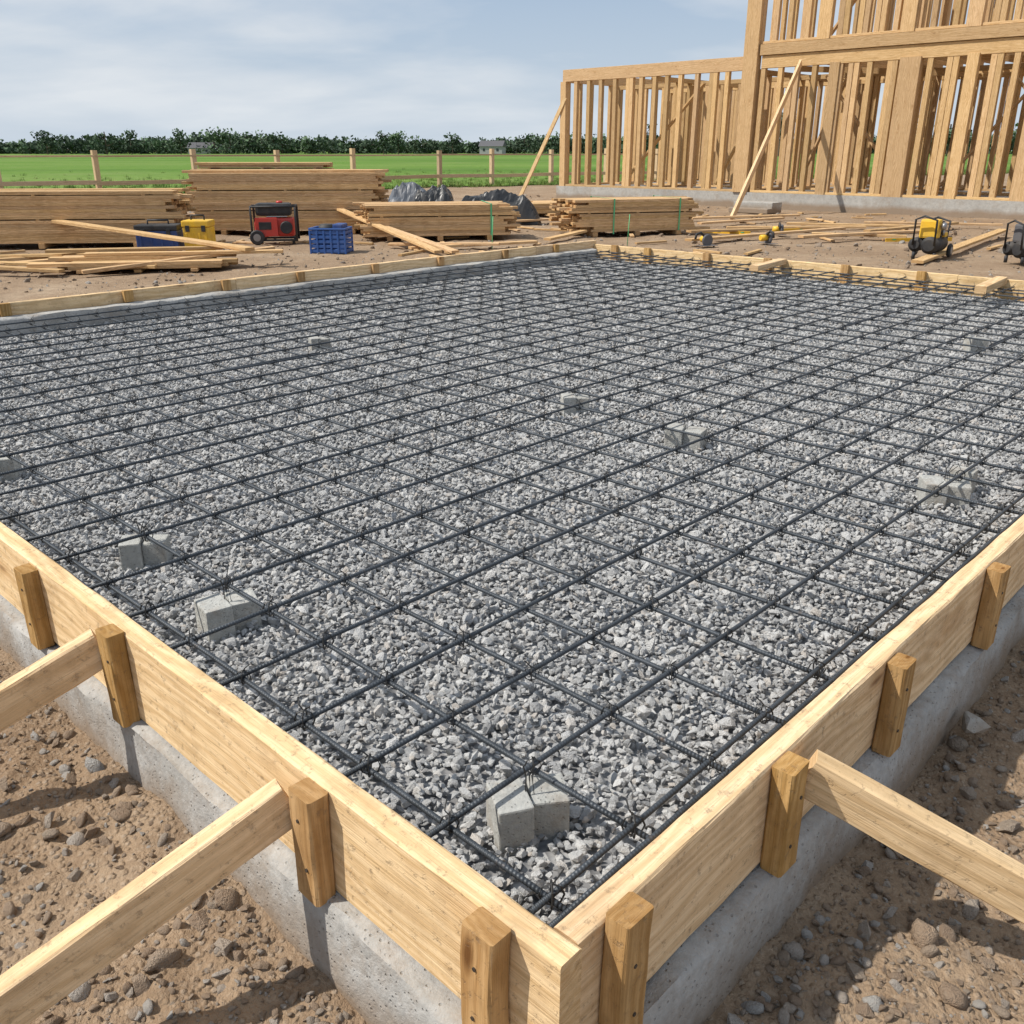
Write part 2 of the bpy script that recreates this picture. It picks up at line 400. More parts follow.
# ------------------------------------------------------------------ formwork
fw=empty('wood_formwork')
T=.045
B=Boards()
hz=(BT+CT)/2;hh=BT-CT
def run(fn,L0,L1,lens,z=hz,h=hh,segm=.1):
    p=L0
    for l in lens:
        q=min(p+l,L1);a=fn(p+.0015);b=fn(q-.0015);dz=random.uniform(-.003,.002)
        B.add((a.x,a.y,z+dz),(b.x,b.y,z+dz),T,h,ch=.004,segs=max(1,int((q-p)/segm)),jit=.0026,tint=random.uniform(.7,1.))
        p=q
        if q>=L1:break
run(lambda l:S(-T/2,l),-.055,LY+.05,[3.9,3.5])
run(lambda l:S(l,-T/2),.002,LX,[4.2,4.2])
run(lambda l:S(l,LY+T/2),0,LX+.05,[3.1,3.6,3],hz+.02,hh+.04)
run(lambda l:S(LX+T/2,l),0,LY-.002,[2.1,2.2,3])
B.obj('form_boards',W_form,fw)
B=Boards()
ZB=CT+.003
def stakeL(w,top=.0,wd=.062,th=.042):
    B.add(S(-T-th/2-.001,w,ZB-.01),S(-T-th/2-.001,w+random.uniform(-.006,.006),BT+top),wd,th,up=tuple(ax_),ch=.004,segs=4,jit=.0022,tint=random.uniform(.3,.9))
def stakeR(w,top=.0,wd=.062,th=.042):
    B.add(S(w,-T-th/2-.001,ZB-.01),S(w+random.uniform(-.006,.006),-T-th/2-.001,BT+top),wd,th,up=tuple(ay_),ch=.004,segs=4,jit=.0022,tint=random.uniform(.3,.9))
WL=((.065,.004),(.495,-.006),(1.255,.002),(1.76,-.010),(2.7,0),(3.5,0),(4.3,0),(5.1,0))
WR=((.085,.010),(.565,-.002),(1.05,-.010),(1.68,-.006),(2.5,0),(3.3,0),(4.1,0),(5,0),(6,0),(7,0))
for w,tp in WL: stakeL(w,tp)
for w,tp in WR: stakeR(w,tp)
for w in (.5,1.35,2.2,3.0,3.7,4.5,5.3,6.2,7.0):
    B.add(S(w,LY-.02,.43),S(w,LY-.02,BT+.042),.07,.038,up=tuple(ay_),tint=random.random())
for w in (.7,1.5,2.4,3.1,3.9,4.6,5.35,5.8):
    B.add(S(LX-.02,w,.26),S(LX-.02,w,BT+.008),.075,.038,up=tuple(ax_),tint=random.random())
B.obj('stakes',W_stake,fw)
B=Boards()
def brace(p,d,L,drop,z0,w=.04,h=.088):
    d=Vector((d[0],d[1],0)).normalized();p=Vector(p);bq=p+d*L
    B.add((p.x,p.y,z0),(bq.x,bq.y,z0-drop),w,h,ch=.004,segs=12,jit=.0026,tint=random.uniform(.75,1))
brace(S(-T-.025,.495+.055),(-.85,-.53),1.05,.43,.415)
brace(S(-T-.025,1.255+.055),(-.85,-.53),1.05,.42,.415)
brace(S(.565+.055,-T-.025),(.94,-.33),1.1,.46,.42)
brace(S(3.4,-T-.045),(.94,-.33),1.1,.42,.42)
B.add(S(LX-.55,3.75,.44),S(LX+.0,3.75,.46),.09,.05,tint=.7)
B.add(S(LX-.5,1.75,.43),S(LX+.0,1.75,.46),.09,.06,tint=.7)
B.obj('braces',W_brace,fw)
vs=[];fs=[]
for w,_ in WL[:4]:
    for dz in (.06,.16):
        q=w+random.uniform(-.012,.012);tube(vs,fs,[S(-T-.036,q,ZB+dz),S(-T-.0452,q,ZB+dz)],.0035,8)
for w,_ in WR[:4]:
    for dz in (.05,.15):
        q=w+random.uniform(-.012,.012);tube(vs,fs,[S(q,-T-.036,ZB+dz),S(q,-T-.0452,ZB+dz)],.0035,8)
NAIL=plain('nail_steel',(.12,.11,.10),.45,.8)
meshobj('nails',vs,fs,NAIL,fw)

# ------------------------------------------------------------------ gravel
GZ0=.308
m=M('gravel_bed');t=NT(m);g=t.n('ShaderNodeNewGeometry').outputs['Position']
vo=t.n('ShaderNodeTexVoronoi',{'Vector':g,'Scale':50.})
sp=t.n('ShaderNodeSeparateColor',{0:vo.outputs['Color']}).outputs[0]
col=t.ramp(sp,[(0.,(.16,.16,.165)),(1.,(.38,.38,.38))])
t.out(col,.9,0,vo.outputs['Distance'],.8,.02,.1)
V=[];Fc=[];nx2,ny2=64,50
def gz(A,Bq): return fbm(A*1.1,Bq*1.1,3,44)*.022+fbm(A*4.,Bq*4.,2,12)*.012
for j in range(ny2+1):
    for i in range(nx2+1):
        s=LX*i/nx2;tt=LY*j/ny2;p=S(s,tt);V.append((p.x,p.y,GZ0-.016+float(gz(np.array(s),np.array(tt)))))
for j in range(ny2):
    for i in range(nx2):
        a=j*(nx2+1)+i;Fc.append((a,a+1,a+nx2+2,a+nx2+1))
gv=empty('gravel_base')
o=meshobj('bed',V,Fc,m,smooth=True);o.parent=gv
def gpts(step,dz,smin,smax,seed):
    rg=np.random.default_rng(seed)
    a=np.arange(.01,LX-.005,step);b=np.arange(.01,LY-.005,step);A,Bq=np.meshgrid(a,b);A=A.ravel()+rg.uniform(-.5,.5,A.size)*step;Bq=Bq.ravel()+rg.uniform(-.5,.5,Bq.size)*step
    k_=(A>.012)&(A<LX-.012)&(Bq>.012)&(Bq<LY-.012);A=A[k_];Bq=Bq[k_]
    k=len(A);sz=rg.uniform(smin,smax,k)
    z=GZ0+dz+gz(A,Bq)+rg.uniform(-.005,.005,k)
    X=NX+D2[0]*A+D1[0]*Bq;Y=NY+D2[1]*A+D1[1]*Bq
    return np.stack([X,Y,z],-1),np.stack([sz*rg.uniform(.8,1.4,k),sz,sz*rg.uniform(.8,1.1,k)],-1),np.stack([rg.normal(0,.5,k),rg.normal(0,.5,k),rg.uniform(0,6.28,k)],-1)
P1=gpts(.0182,-.006,.013,.027,1);P2=gpts(.026,.003,.009,.024,2);P3=gpts(.075,.004,.026,.042,3)
PP=[np.concatenate([P1[i],P2[i],P3[i]]) for i in range(3)]
perm=rng.permutation(len(PP[0]));PP=[p[perm] for p in PP]
o=scatter('gravel',PP[0],PP[1],PP[2],stone_protos(20,GR,'crushed',11));o.parent=gv

# ------------------------------------------------------------------ rebar
m=M('rebar_steel');t=NT(m);g=t.n('ShaderNodeNewGeometry').outputs['Position']
uv=t.n('ShaderNodeUVMap',uv_map='UVMap').outputs[0]
nz=t.noise(g,14,5,.7)
col=t.ramp(nz,[(.35,(.035,.042,.05)),(.62,(.065,.075,.088)),(.78,(.11,.075,.05))])
sx=t.n('ShaderNodeSeparateXYZ',{0:uv})
rib=t.math('SINE',t.math('MULTIPLY',t.math('ADD',sx.outputs[0],t.math('MULTIPLY',sx.outputs[1],.008)),2*math.pi/.008))
rib=t.math('MULTIPLY',t.math('ADD',rib,1.),.5)
t.out(col,.5,.3,rib,.6,.0014,.4)
RZ=.400;RR=.0054
rv=[];rf=[];ruv=[]
def bar(fn,L0,L1,z,seed,r=RR,seg=8,step=.2):
    n=max(2,int((L1-L0)/step));base=len(rv)
    for i in range(n+1):
        l=L0+(L1-L0)*i/n
        off=float(fbm(np.array(l*.45),np.array(seed*3.1),2,seed))*.016
        zz=z+float(fbm(np.array(l*.8),np.array(seed*1.7),2,seed+5))*.010
        c,tan,sid=fn(l,off)
        for k in range(seg):
            an=2*math.pi*k/seg;rv.append(c+sid*math.cos(an)*r+Vector((0,0,zz+math.sin(an)*r)))
    for i in range(n):
        u0=L0+(L1-L0)*i/n;u1=L0+(L1-L0)*(i+1)/n
        for k in range(seg):
            j=(k+1)%seg;rf.append((base+i*seg+k,base+(i+1)*seg+k,base+(i+1)*seg+j,base+i*seg+j))
            ruv.extend([(u0,k/seg),(u1,k/seg),(u1,(k+1)/seg),(u0,(k+1)/seg)])
    rf.append(tuple(base+k for k in range(seg)));ruv.extend([(0,0)]*seg)
    rf.append(tuple(base+n*seg+k for k in range(seg-1,-1,-1)));ruv.extend([(0,0)]*seg)
SP=.222
xs=[.085+SP*i for i in range(int((LX-.12)/SP)+1)];ys=[.085+SP*i for i in range(int((LY-.17)/SP)+1)]
xs=[x+random.uniform(-.006,.006) for x in xs];ys=[y+random.uniform(-.006,.006) for y in ys]
for i,y in enumerate(ys):
    sk=random.uniform(-.008,.008)
    bar(lambda l,o,y=y,sk=sk:(S(l,y+o+sk*(l/LX-.5)),ax_,ay_),.02+random.uniform(0,.02),LX-.03,RZ+.0115,i)
for i,x in enumerate(xs):
    sk=random.uniform(-.008,.008)
    bar(lambda l,o,x=x,sk=sk:(S(x+o+sk*(l/LY-.5),l),ay_,ax_),.02+random.uniform(0,.02),LY-.125,RZ,i+60)
bar(lambda l,o:(S(l,.035+o),ax_,ay_),.02,LX-.03,RZ+.001,101)
bar(lambda l,o:(S(.032+o,l),ay_,ax_),.02,LY-.125,RZ-.001,131)
for i in range(0,len(ys),4):
    a=random.choice([1.6,3.2,4.9])+random.uniform(-.2,.2)
    bar(lambda l,o,y=ys[i]:(S(l,y+.015+o*.3),ax_,ay_),a,a+.75,RZ+.0115,i+200)
me=bpy.data.meshes.new('rebar_mat');me.from_pydata([tuple(v) for v in rv],[],rf)
me.uv_layers.new(name='UVMap').data.foreach_set('uv',np.array(ruv,dtype=np.float32).ravel())
me.polygons.foreach_set('use_smooth',[len(p.vertices)==4 for p in me.polygons]);me.materials.append(m);me.update()
rb=empty('rebar_grid');o=bpy.data.objects.new('bars',me);COL.objects.link(o);o.parent=rb
WIRE=plain('tie_wire',(.05,.05,.05),.5,.7)
def tiep(seed):
    r=random.Random(seed);vs=[];fs=[]
    for d in ((1,1),(1,-1)):
        L=.012;pts=[]
        for k in range(9):
            an=2*math.pi*k/8;pts.append((d[0]*L*math.cos(an)*.9,d[1]*L*math.cos(an)*.9,.006+.0165*math.sin(an)))
        tube(vs,fs,pts,.0014,4)
    tube(vs,fs,[(0,0,.021),(.006*r.uniform(-1,1),.006,.03),(.012*r.uniform(-1,1),.014,.036+r.random()*.008)],.0013,4)
    me=bpy.data.meshes.new('tie');me.from_pydata([tuple(v) for v in vs],[],fs);me.materials.append(WIRE);return bpy.data.objects.new('tie',me)
pp=[];
for i,x in enumerate(xs):
    for j,y in enumerate(ys):
        if random.random()<.85:
            ox=float(fbm(np.array(y*.45),np.array((i+60)*3.1),2,i+60))*.016;oy=float(fbm(np.array(x*.45),np.array(j*3.1),2,j))*.016
            p=S(x+ox,y+oy,RZ);pp.append(tuple(p))
pp=np.array(pp);k=len(pp)
o=scatter('ties',pp,np.ones((k,3))*rng.uniform(1.,1.35,(k,1)),np.stack([np.zeros(k),np.zeros(k),SANG+rng.integers(0,4,k)*math.pi/2],-1),[tiep(i) for i in range(5)]);o.parent=rb

# ------------------------------------------------------------------ spacer blocks
def block(X,Y,rz,s=1.,tall=.390,dbl=True):
    e_=empty('concrete_spacer_block',(X,Y,0),rz)
    zb=.27;h=tall-zb
    box(e_,'block_a',(-.032*s,0,zb+h/2),(.062*s,.085*s,h),CONC2,(0,0,.04),.004,.97)
    if dbl: box(e_,'block_b',(.036*s,.012*s,zb+h*.46),(.066*s,.075*s,h*.92),CONC2,(0.02,0,-.12),.004,.96)
    vs=[];fs=[]
    for q in (-.006,.004,.012):
        tube(vs,fs,[(q,0,tall-.02),(q*.6,.004,tall+.03),(q*2.2+.004,.004,tall+.055)],.0014,5)
    meshobj('tie_wire',vs,fs,WIRE,e_)
block(.030,1.325,.25,1.1);block(-.74,2.08,.6,1.15);block(-1.11,2.47,.2,1.0);block(-1.97,3.26,.3)
block(.727,3.64,-.4,1.2);block(.30,4.17,.1,1.0);block(1.53,2.98,-.2,1.25);block(1.66,3.10,.8,1.,.4,False)
block(-1.2,5.6,.4);block(2.9,5.6,.1)
o=meshobj('concrete_rubble',[],[],CONC2)
bm=bmesh.new()
for k in range(16):
    d=np.random.default_rng(k).normal(size=3);d/=np.linalg.norm(d);bm.verts.new(d*np.array([.055,.038,.02]))
bmesh.ops.convex_hull(bm,input=bm.verts[:]);bm.to_mesh(o.data);bm.free();o.location=(1.17,1.92,.12);o.rotation_euler=(.1,.1,.4)

# ------------------------------------------------------------------ framed house
hs=empty('wood_framed_house')
B=Boards()
F0=.38;P1z=3.80;HD=.34
up_=tuple(ax_)
def stud(a,b,z0,z1,w=.11,d=.12):
    B.add(Hs(a,b,z0),Hs(a+random.uniform(-.02,.02),b,z1),d,w,up=tuple(-ay_),ch=.004)
def rail(a0,a1,b,z,h,d=.14): B.add(Hs(a0,b,z),Hs(a1,b,z),d,h,ch=.004)
def railb(a,b0,b1,z,h,d=.14): B.add(Hs(a,b0,z),Hs(a,b1,z),d,h,ch=.004)
A1=6.64;AE=22.;BD=8.
def wall_a(a0,a1,b,z0,z1,sp=.5,head=.12,skip=.0,w=.11):
    rail(a0,a1,b,z0+.03,.06);rail(a0,a1,b,z1-head/2,head)
    a=a0+.06
    while a<a1:
        if random.random()>skip: stud(a,b,z0+.06,z1-head,w)
        if random.random()<.25: stud(a+w+.01,b,z0+.06,z1-head,w)
        a+=sp*random.uniform(.85,1.1)
def wall_b(a,b0,b1,z0,z1,sp=.55,head=.12,w=.11):
    railb(a,b0,b1,z0+.03,.06);railb(a,b0,b1,z1-head/2,head)
    b=b0+.06
    while b<b1: stud(a,b,z0+.06,z1-head,w);b+=sp*random.uniform(.9,1.1)
wall_a(0,A1-.25,0,F0,P1z,.50,HD,0,.13)
wall_a(A1+.3,AE,.0,F0,P1z-.02,.50,.30,.03,.13)
rail(A1+.25,AE,-.02,P1z+.12,.26,.2)
wall_a(.2,AE,2.6,F0,P1z-.35,.6,.12,.1)
wall_a(.2,AE,5.3,F0,P1z-.35,.6,.12,.1)
wall_a(.0,AE,BD,F0,P1z,.6,.3)
wall_b(0,.15,BD,F0,P1z-.05,.55,.3)
for a in (3.2,A1,10.3,14.,17.5): wall_b(a,.3,BD,F0,P1z-.3,.6)
stud(.06,-.005,F0,P1z-HD,.22,.2)
stud(A1,-.06,F0,8.2,.42,.22)
for a in (10.9,13.9): stud(a,-.03,F0,P1z-.28,.5,.18)
for a in (9.0,12.3,15.2): stud(a,-.02,F0,P1z-.28,.26,.16)
a=A1+.2
while a<AE: B.add(Hs(a,.1,P1z+.12),Hs(a,BD,P1z+.12),.05,.24,ch=.003);a+=.6
wall_a(A1+.1,AE,0,P1z+.26,7.4,.46,.3,.02,.13)
wall_a(A1+.1,AE,3.5,P1z+.26,7.2,.55,.2,.1)
wall_a(A1+.1,AE,BD,P1z+.26,7.4,.6,.2)
wall_b(A1+.1,.1,BD,P1z+.26,7.4,.55,.2)
wall_b(11.,.1,BD,P1z+.26,7.2,.6,.2)
for a in (8.6,10.7,12.2,14.5): stud(a,-.02,P1z+.26,7.3,.34,.16)
for (a0,z0,a1,z1,b) in ((1.6,.5,4.4,3.3,1.2),(4.8,.5,6.3,3.2,1.6),(8.2,3.3,10.6,.6,1.2),(11.5,.6,13.6,3.3,1.4),(9.3,.6,10.4,3.4,2.2),(12.6,3.2,14.8,.8,2.),(7.3,.5,8.4,3.3,2.),(8.,4.3,10.,7.,1.5)):
    B.add(Hs(a0,b,z0),Hs(a1,b,z1),.05,.14,up=up_)
for (a0,b0,a1,b1) in ((7.5,1.,11.,2.4),(12.,.5,15.,2.5)): B.add(Hs(a0,b0,3.5),Hs(a1,b1,3.3),.06,.14)
B.obj('framing',W_frame,hs)
B=Boards()
B.add(Hs(-1.6,-.3,.02),Hs(.15,-.1,3.0),.13,.045,up=up_)
B.add(Hs(9.3,-4.9,.02),Hs(8.1,-.14,3.55),.06,.17,tint=1.)
B.obj('shores',W_brace,hs)
vs=[];fs=[]
for (a0,a1,b0,b1,z1) in ((-.15,AE,-.12,BD+.1,F0),):
    p=[Hs(a0,b0),Hs(a1,b0),Hs(a1,b1),Hs(a0,b1)]
    for z in (-.2,z1):
        for q in p: vs.append(Vector((q.x,q.y,z)))
    fs+= [(0,1,5,4),(1,2,6,5),(2,3,7,6),(3,0,4,7),(4,5,6,7)]
CONCF=concrete_mat('concrete_foundation',(.46,.45,.42),(.33,.32,.30),.3)
meshobj('foundation_slab',vs,fs,CONCF,hs)
sb=empty('concrete_step',tuple(Hs(8.3,-2.0)),SANG);box(sb,'step',(0,0,.12),(.5,1.1,.26),CONCF,bev=.02);box(sb,'tread',(-.35,0,.05),(.25,1.1,.12),CONCF,bev=.02)

# ------------------------------------------------------------------ lumber
def stack(name,cx,cy,ang,L,nw,nh,bw=.14,bt=.045,jl=.12,z0=.08,mat=None,straps=None,gapchance=.0):
    B=Boards();d=Vector((math.cos(ang),math.sin(ang),0));s=Vector((-math.sin(ang),math.cos(ang),0));c=Vector((cx,cy,0))
    for q in (-.35,0,.35):
        B.add(c+d*L*q-s*(nw*bw/2+.03)+Vector((0,0,z0/2)),c+d*L*q+s*(nw*bw/2+.03)+Vector((0,0,z0/2)),.09,z0-.004)
    z=z0
    for k in range(nh):
        if k and k%7==0:
            for q in (-.4,0,.4): B.add(c+d*L*q-s*(nw*bw/2)+Vector((0,0,z+.009)),c+d*L*q+s*(nw*bw/2)+Vector((0,0,z+.009)),.05,.016)
            z+=.018
        sh=random.uniform(-.006,.006);lsh=random.uniform(-.03,.03)
        for i in range(nw):
            if k>=nh-2 and random.random()<gapchance: continue
            o=s*((i-(nw-1)/2)*bw+sh);j0=random.uniform(-jl,jl)*random.random();j1=random.uniform(-jl,jl)*random.random()
            B.add(c+o-d*(L/2+j0+lsh)+Vector((0,0,z+bt/2)),c+o+d*(L/2+j1+lsh)+Vector((0,0,z+bt/2)),bw-.003,bt-.001,ch=.002)
        z+=bt
    e_=empty(name);B.obj('boards',mat or W_stack,e_)
    if straps:
        vs=[];fs=[]
        for q in straps:
            hw=nw*bw/2+.012;p=c+d*L*q
            loop=[p-s*hw+Vector((0,0,z0*.5)),p-s*hw+Vector((0,0,z+.012)),p+s*hw+Vector((0,0,z+.012)),p+s*hw+Vector((0,0,z0*.5))]
            for a,b2 in zip(loop[:-1],loop[1:]):
                i=len(vs);w=d*.014;vs+=[a-w,a+w,b2+w,b2-w];fs.append((i,i+1,i+2,i+3))
        meshobj('straps',vs,fs,STRAP,e_)
    return e_
STRAP=plain('strap_green',(.10,.50,.22),.5)
stack('lumber_stack',-7.6,15.6,.10,4.2,9,15,bt=.05,gapchance=.3,jl=.3)
stack('lumber_stack',-4.25,18.2,.10,3.4,8,21,bt=.048,gapchance=.2,jl=.25)
stack('lumber_stack',-5.0,19.6,.05,2.6,6,23,bt=.048,gapchance=.4,jl=.2)
stack('lumber_stack',-1.35,16.9,.18,2.5,8,11,gapchance=.3,jl=.3,straps=(.36,))
stack('lumber_stack',2.15,17.9,.30,2.4,8,12,gapchance=.2,jl=.35,straps=(-.2,.35))
stack('lumber_stack',-.1,22.5,.3,2.6,6,5)
stack('lumber_stack',1.9,24.5,.3,2.8,6,4)
stack('lumber_stack',-9.5,21.5,.1,3.5,8,8)
stack('lumber_stack',-4.9,12.3,.18,2.0,5,3,z0=.04,jl=.4,gapchance=.4)
LP=Boards()
def pl(x0,y0,z0,x1,y1,z1,w=.14,t_=.04): LP.add((x0,y0,z0),(x1,y1,z1),w,t_,ch=.004,segs=2,jit=.004)
pl(-7.25,15.0,.42,-3.5,12.45,.24,.16,.045)
pl(-7.6,12.6,.05,-4.9,13.2,.16);pl(-7.9,12.3,.10,-4.6,12.0,.07);pl(-7.5,11.7,.05,-5.6,12.8,.12);pl(-8.,11.9,.14,-5.7,11.7,.05);pl(-7.2,13.0,.09,-5.3,12.3,.2)
pl(-8.5,13.,.05,-6.,13.2,.05);pl(-5.4,11.6,.05,-3.3,12.9,.22);pl(-5.6,12.2,.2,-3.1,12.6,.2);pl(-6.2,12.4,.22,-4.,12.9,.22)
pl(-3.3,17.9,.45,-1.1,13.9,.06,.13);pl(-3.0,17.5,.36,-.85,14.0,.05,.13)
pl(-1.6,14.6,.05,.4,15.6,.05);pl(-2.,15.2,.05,-.2,14.9,.08)
for a in ((3.2,17.,5.2,18.2),(3.5,16.2,6.2,17.6),(4.2,18.4,6.8,18.1),(4.9,15.9,7.4,17.),(5.6,19.2,8.2,18.6),(3.9,19.6,5.9,20.6),(6.5,17.2,8.9,18.9),(2.9,15.4,4.2,16.6),(7.4,19.8,9.9,19.),(-.2,19.6,1.6,20.6),(.6,16.,1.3,17.),(4.,21.,6.5,21.4),(5.4,16.9,6.9,16.4)):
    pl(a[0],a[1],.05+random.random()*.06,a[2],a[3],.05+random.random()*.08)
pl(5.55,12.7,.05,9.1,17.4,.10,.16);pl(7.4,13.4,.05,9.6,15.2,.05)
for k in range(130):
    x=random.uniform(-8,9);y=random.uniform(13.6,24);q=random.random()*3.14;l=random.uniform(.08,.35);h=float(gheight(np.array(x),np.array(y)))+.02
    pl(x-l*math.cos(q),y-l*math.sin(q),h,x+l*math.cos(q),y+l*math.sin(q),h+.01,.07,.03)
LP.obj('loose_planks',W_stack)

# ------------------------------------------------------------------ equipment
BLK=plain('black_rubber',(.02,.02,.022),.6);RED=plain('red_paint',(.60,.045,.03),.4);YEL=plain('yellow_paint',(.80,.48,.03),.45)
BLU=plain('blue_plastic',(.02,.06,.22),.45);BLU2=plain('blue_crate_plastic',(.02,.09,.32),.45);STE=plain('steel',(.35,.35,.36),.35,.8);GRY=plain('grey_plastic',(.10,.10,.11),.5)
def wheel(e_,x,y,r,w):
    cyl(e_,'tyre',(x,y-w/2,r),(x,y+w/2,r),r,BLK,24,.015);cyl(e_,'hub',(x,y-w/2-.006,r),(x,y+w/2+.006,r),r*.5,STE,16)
def generator(X,Y,rz):
    e_=empty('portable_generator',(X,Y,0),rz)
    for x in (-.36,.36):
        vs=[];fs=[];tube(vs,fs,[(x,-.24,.05),(x,-.24,.56),(x,-.2,.60),(x,.2,.60),(x,.24,.56),(x,.24,.05)],.018,8);meshobj('frame',vs,fs,BLK,e_,True)
    for y in (-.24,.24):
        cyl(e_,'rail',(-.36,y,.07),(.36,y,.07),.018,BLK,8);cyl(e_,'rail_top',(-.36,y*.86,.6),(.36,y*.86,.6),.016,BLK,8)
    box(e_,'fuel_tank',(0,0,.55),(.58,.36,.2),BLK,bev=.05);cyl(e_,'cap',(.1,0,.64),(.1,0,.68),.05,RED)
    box(e_,'engine',(.17,0,.27),(.30,.34,.30),RED,bev=.04);box(e_,'alternator',(-.2,0,.25),(.26,.30,.28),RED,bev=.06)
    box(e_,'panel',(-.12,-.235,.28),(.36,.03,.30),RED,bev=.01);box(e_,'outlets',(-.14,-.256,.30),(.2,.012,.12),BLK,bev=.004)
    cyl(e_,'recoil',(.2,-.17,.27),(.2,-.262,.27),.10,BLK,20,.01);box(e_,'muffler',(.02,.2,.36),(.36,.1,.13),STE,bev=.03)
    wheel(e_,-.28,-.3,.12,.06);wheel(e_,-.28,.3,.12,.06);cyl(e_,'foot',(.3,-.2,0),(.3,-.2,.08),.025,BLK);cyl(e_,'foot',(.3,.2,0),(.3,.2,.08),.025,BLK)
generator(-4.0,15.9,.15)
def jobbox(X,Y,rz,body,lid,w=.52,d=.36,h=.34,name='tool_box'):
    e_=empty(name,(X,Y,0),rz)
    box(e_,'body',(0,0,h*.4),(w,d,h*.76),body,bev=.02);box(e_,'lid',(0,0,h*.88),(w+.02,d+.02,h*.2),lid,bev=.02)
    cyl(e_,'handle',(-w*.25,0,h*1.12),(w*.25,0,h*1.12),.014,BLK,8)
    for x in (-w*.25,w*.25): cyl(e_,'handle_post',(x,0,h*.95),(x,0,h*1.12),.012,BLK,8)
    for x in (-w*.3,w*.3): box(e_,'latch',(x,-d/2-.012,h*.74),(.06,.02,.09),BLK,bev=.004)
    for k in range(4): box(e_,'rib',(-w*.38+k*w*.25,-d/2-.004,h*.35),(.03,.012,h*.5),body,bev=.003)
jobbox(-5.45,14.5,.1,BLU,BLK,.62,.4,.42);jobbox(-4.85,14.55,.05,YEL,YEL,.40,.36,.48)
def crate(X,Y,rz):
    e_=empty('plastic_crate',(X,Y,0),rz);w,d,h=.54,.4,.36
    box(e_,'floor',(0,0,.02),(w,d,.03),BLU2,bev=.005)
    for k in range(5):
        z=.04+k*.068
        for y in (-d/2,d/2): box(e_,'slat',(0,y,z),(w,.018,.042),BLU2,bev=.004)
        for x in (-w/2,w/2): box(e_,'slat_side',(x,0,z),(.018,d,.042),BLU2,bev=.004)
    for x in np.linspace(-w/2,w/2,6):
        for y in (-d/2-.003,d/2+.003): box(e_,'post',(float(x),y,h/2-.01),(.028,.024,h-.02),BLU2,bev=.004)
    for y in (-d/2,d/2): box(e_,'rim',(0,y,h),(w+.03,.035,.03),BLU2,bev=.006)
    for x in (-w/2,w/2): box(e_,'rim_side',(x,0,h),(.035,d-.04,.03),BLU2,bev=.006)
    cyl(e_,'coiled_hose',(-.05,0,.3),(-.05,0,.42),.13,BLK,20,.02);box(e_,'tool_case',(.15,0,.33),(.16,.3,.2),BLU,bev=.02)
crate(-2.78,14.4,-.1)
def compressor(X,Y,rz,c=YEL,s=1.):
    e_=empty('air_compressor',(X,Y,0),rz);e_.scale=(s,s,s)
    cyl(e_,'tank',(-.3,0,.2),(.3,0,.2),.12,BLK,24,.04);cyl(e_,'tank',(-.28,.2,.2),(.28,.2,.2),.10,BLK,24,.04)
    box(e_,'motor',(.08,.06,.42),(.26,.24,.2),BLK,bev=.04);box(e_,'pump_cover',(-.14,.05,.42),(.18,.26,.26),c,bev=.03)
    cyl(e_,'filter',(-.14,-.1,.46),(-.14,-.16,.46),.055,STE,16,.01)
    vs=[];fs=[];tube(vs,fs,[(-.32,-.08,.2),(-.36,-.08,.55),(-.34,.1,.6),(-.32,.22,.55),(-.3,.22,.2)],.016,8);tube(vs,fs,[(.3,-.08,.2),(.36,-.08,.5),(.36,.1,.55),(.34,.22,.5),(.3,.22,.2)],.016,8);meshobj('handles',vs,fs,BLK,e_,True)
    wheel(e_,.26,-.16,.10,.05);wheel(e_,.26,.32,.10,.05);cyl(e_,'foot',(-.25,-.08,0),(-.25,-.08,.1),.025,BLK);cyl(e_,'foot',(-.25,.2,0),(-.25,.2,.1),.025,BLK)
    cyl(e_,'gauge',(.02,-.08,.36),(.02,-.11,.36),.035,STE,16);box(e_,'regulator',(.1,-.1,.33),(.14,.04,.06),YEL,bev=.008)
compressor(6.15,13.6,.9,YEL,1.);compressor(7.25,13.,.4,GRY,.95)
def saw(X,Y,rz):
    e_=empty('circular_saw',(X,Y,.0),rz)
    box(e_,'base_plate',(0,0,.02),(.32,.16,.008),STE,bev=.002);cyl(e_,'blade_guard',(0,-.02,.1),(0,.03,.1),.095,GRY,24,.01);cyl(e_,'motor',(0,.03,.11),(0,.17,.11),.05,YEL,20,.01)
    vs=[];fs=[];tube(vs,fs,[(-.03,.06,.16),(-.1,.06,.22),(-.18,.06,.2),(-.2,.06,.12)],.02,8);meshobj('handle',vs,fs,BLK,e_,True)
saw(3.2,15.3,.4);saw(5.0,17.4,1.4);saw(8.0,17.8,.2);saw(4.3,15.7,2.)
def level(X,Y,rz,mat):
    e_=empty('spirit_level',(X,Y,0),rz)
    for z in (.015,.065): box(e_,'flange',(0,0,z),(1.2,.028,.008),mat,bev=.002)
    box(e_,'web',(0,0,.04),(1.2,.01,.046),mat,bev=.001)
    for x in (-.45,0,.45): cyl(e_,'vial',(x-.03,0,.045),(x+.03,0,.045),.012,STRAP,10)
level(5.6,18.2,.4,YEL);level(7.,16.1,.1,YEL);level(3.9,17.7,-.5,YEL)
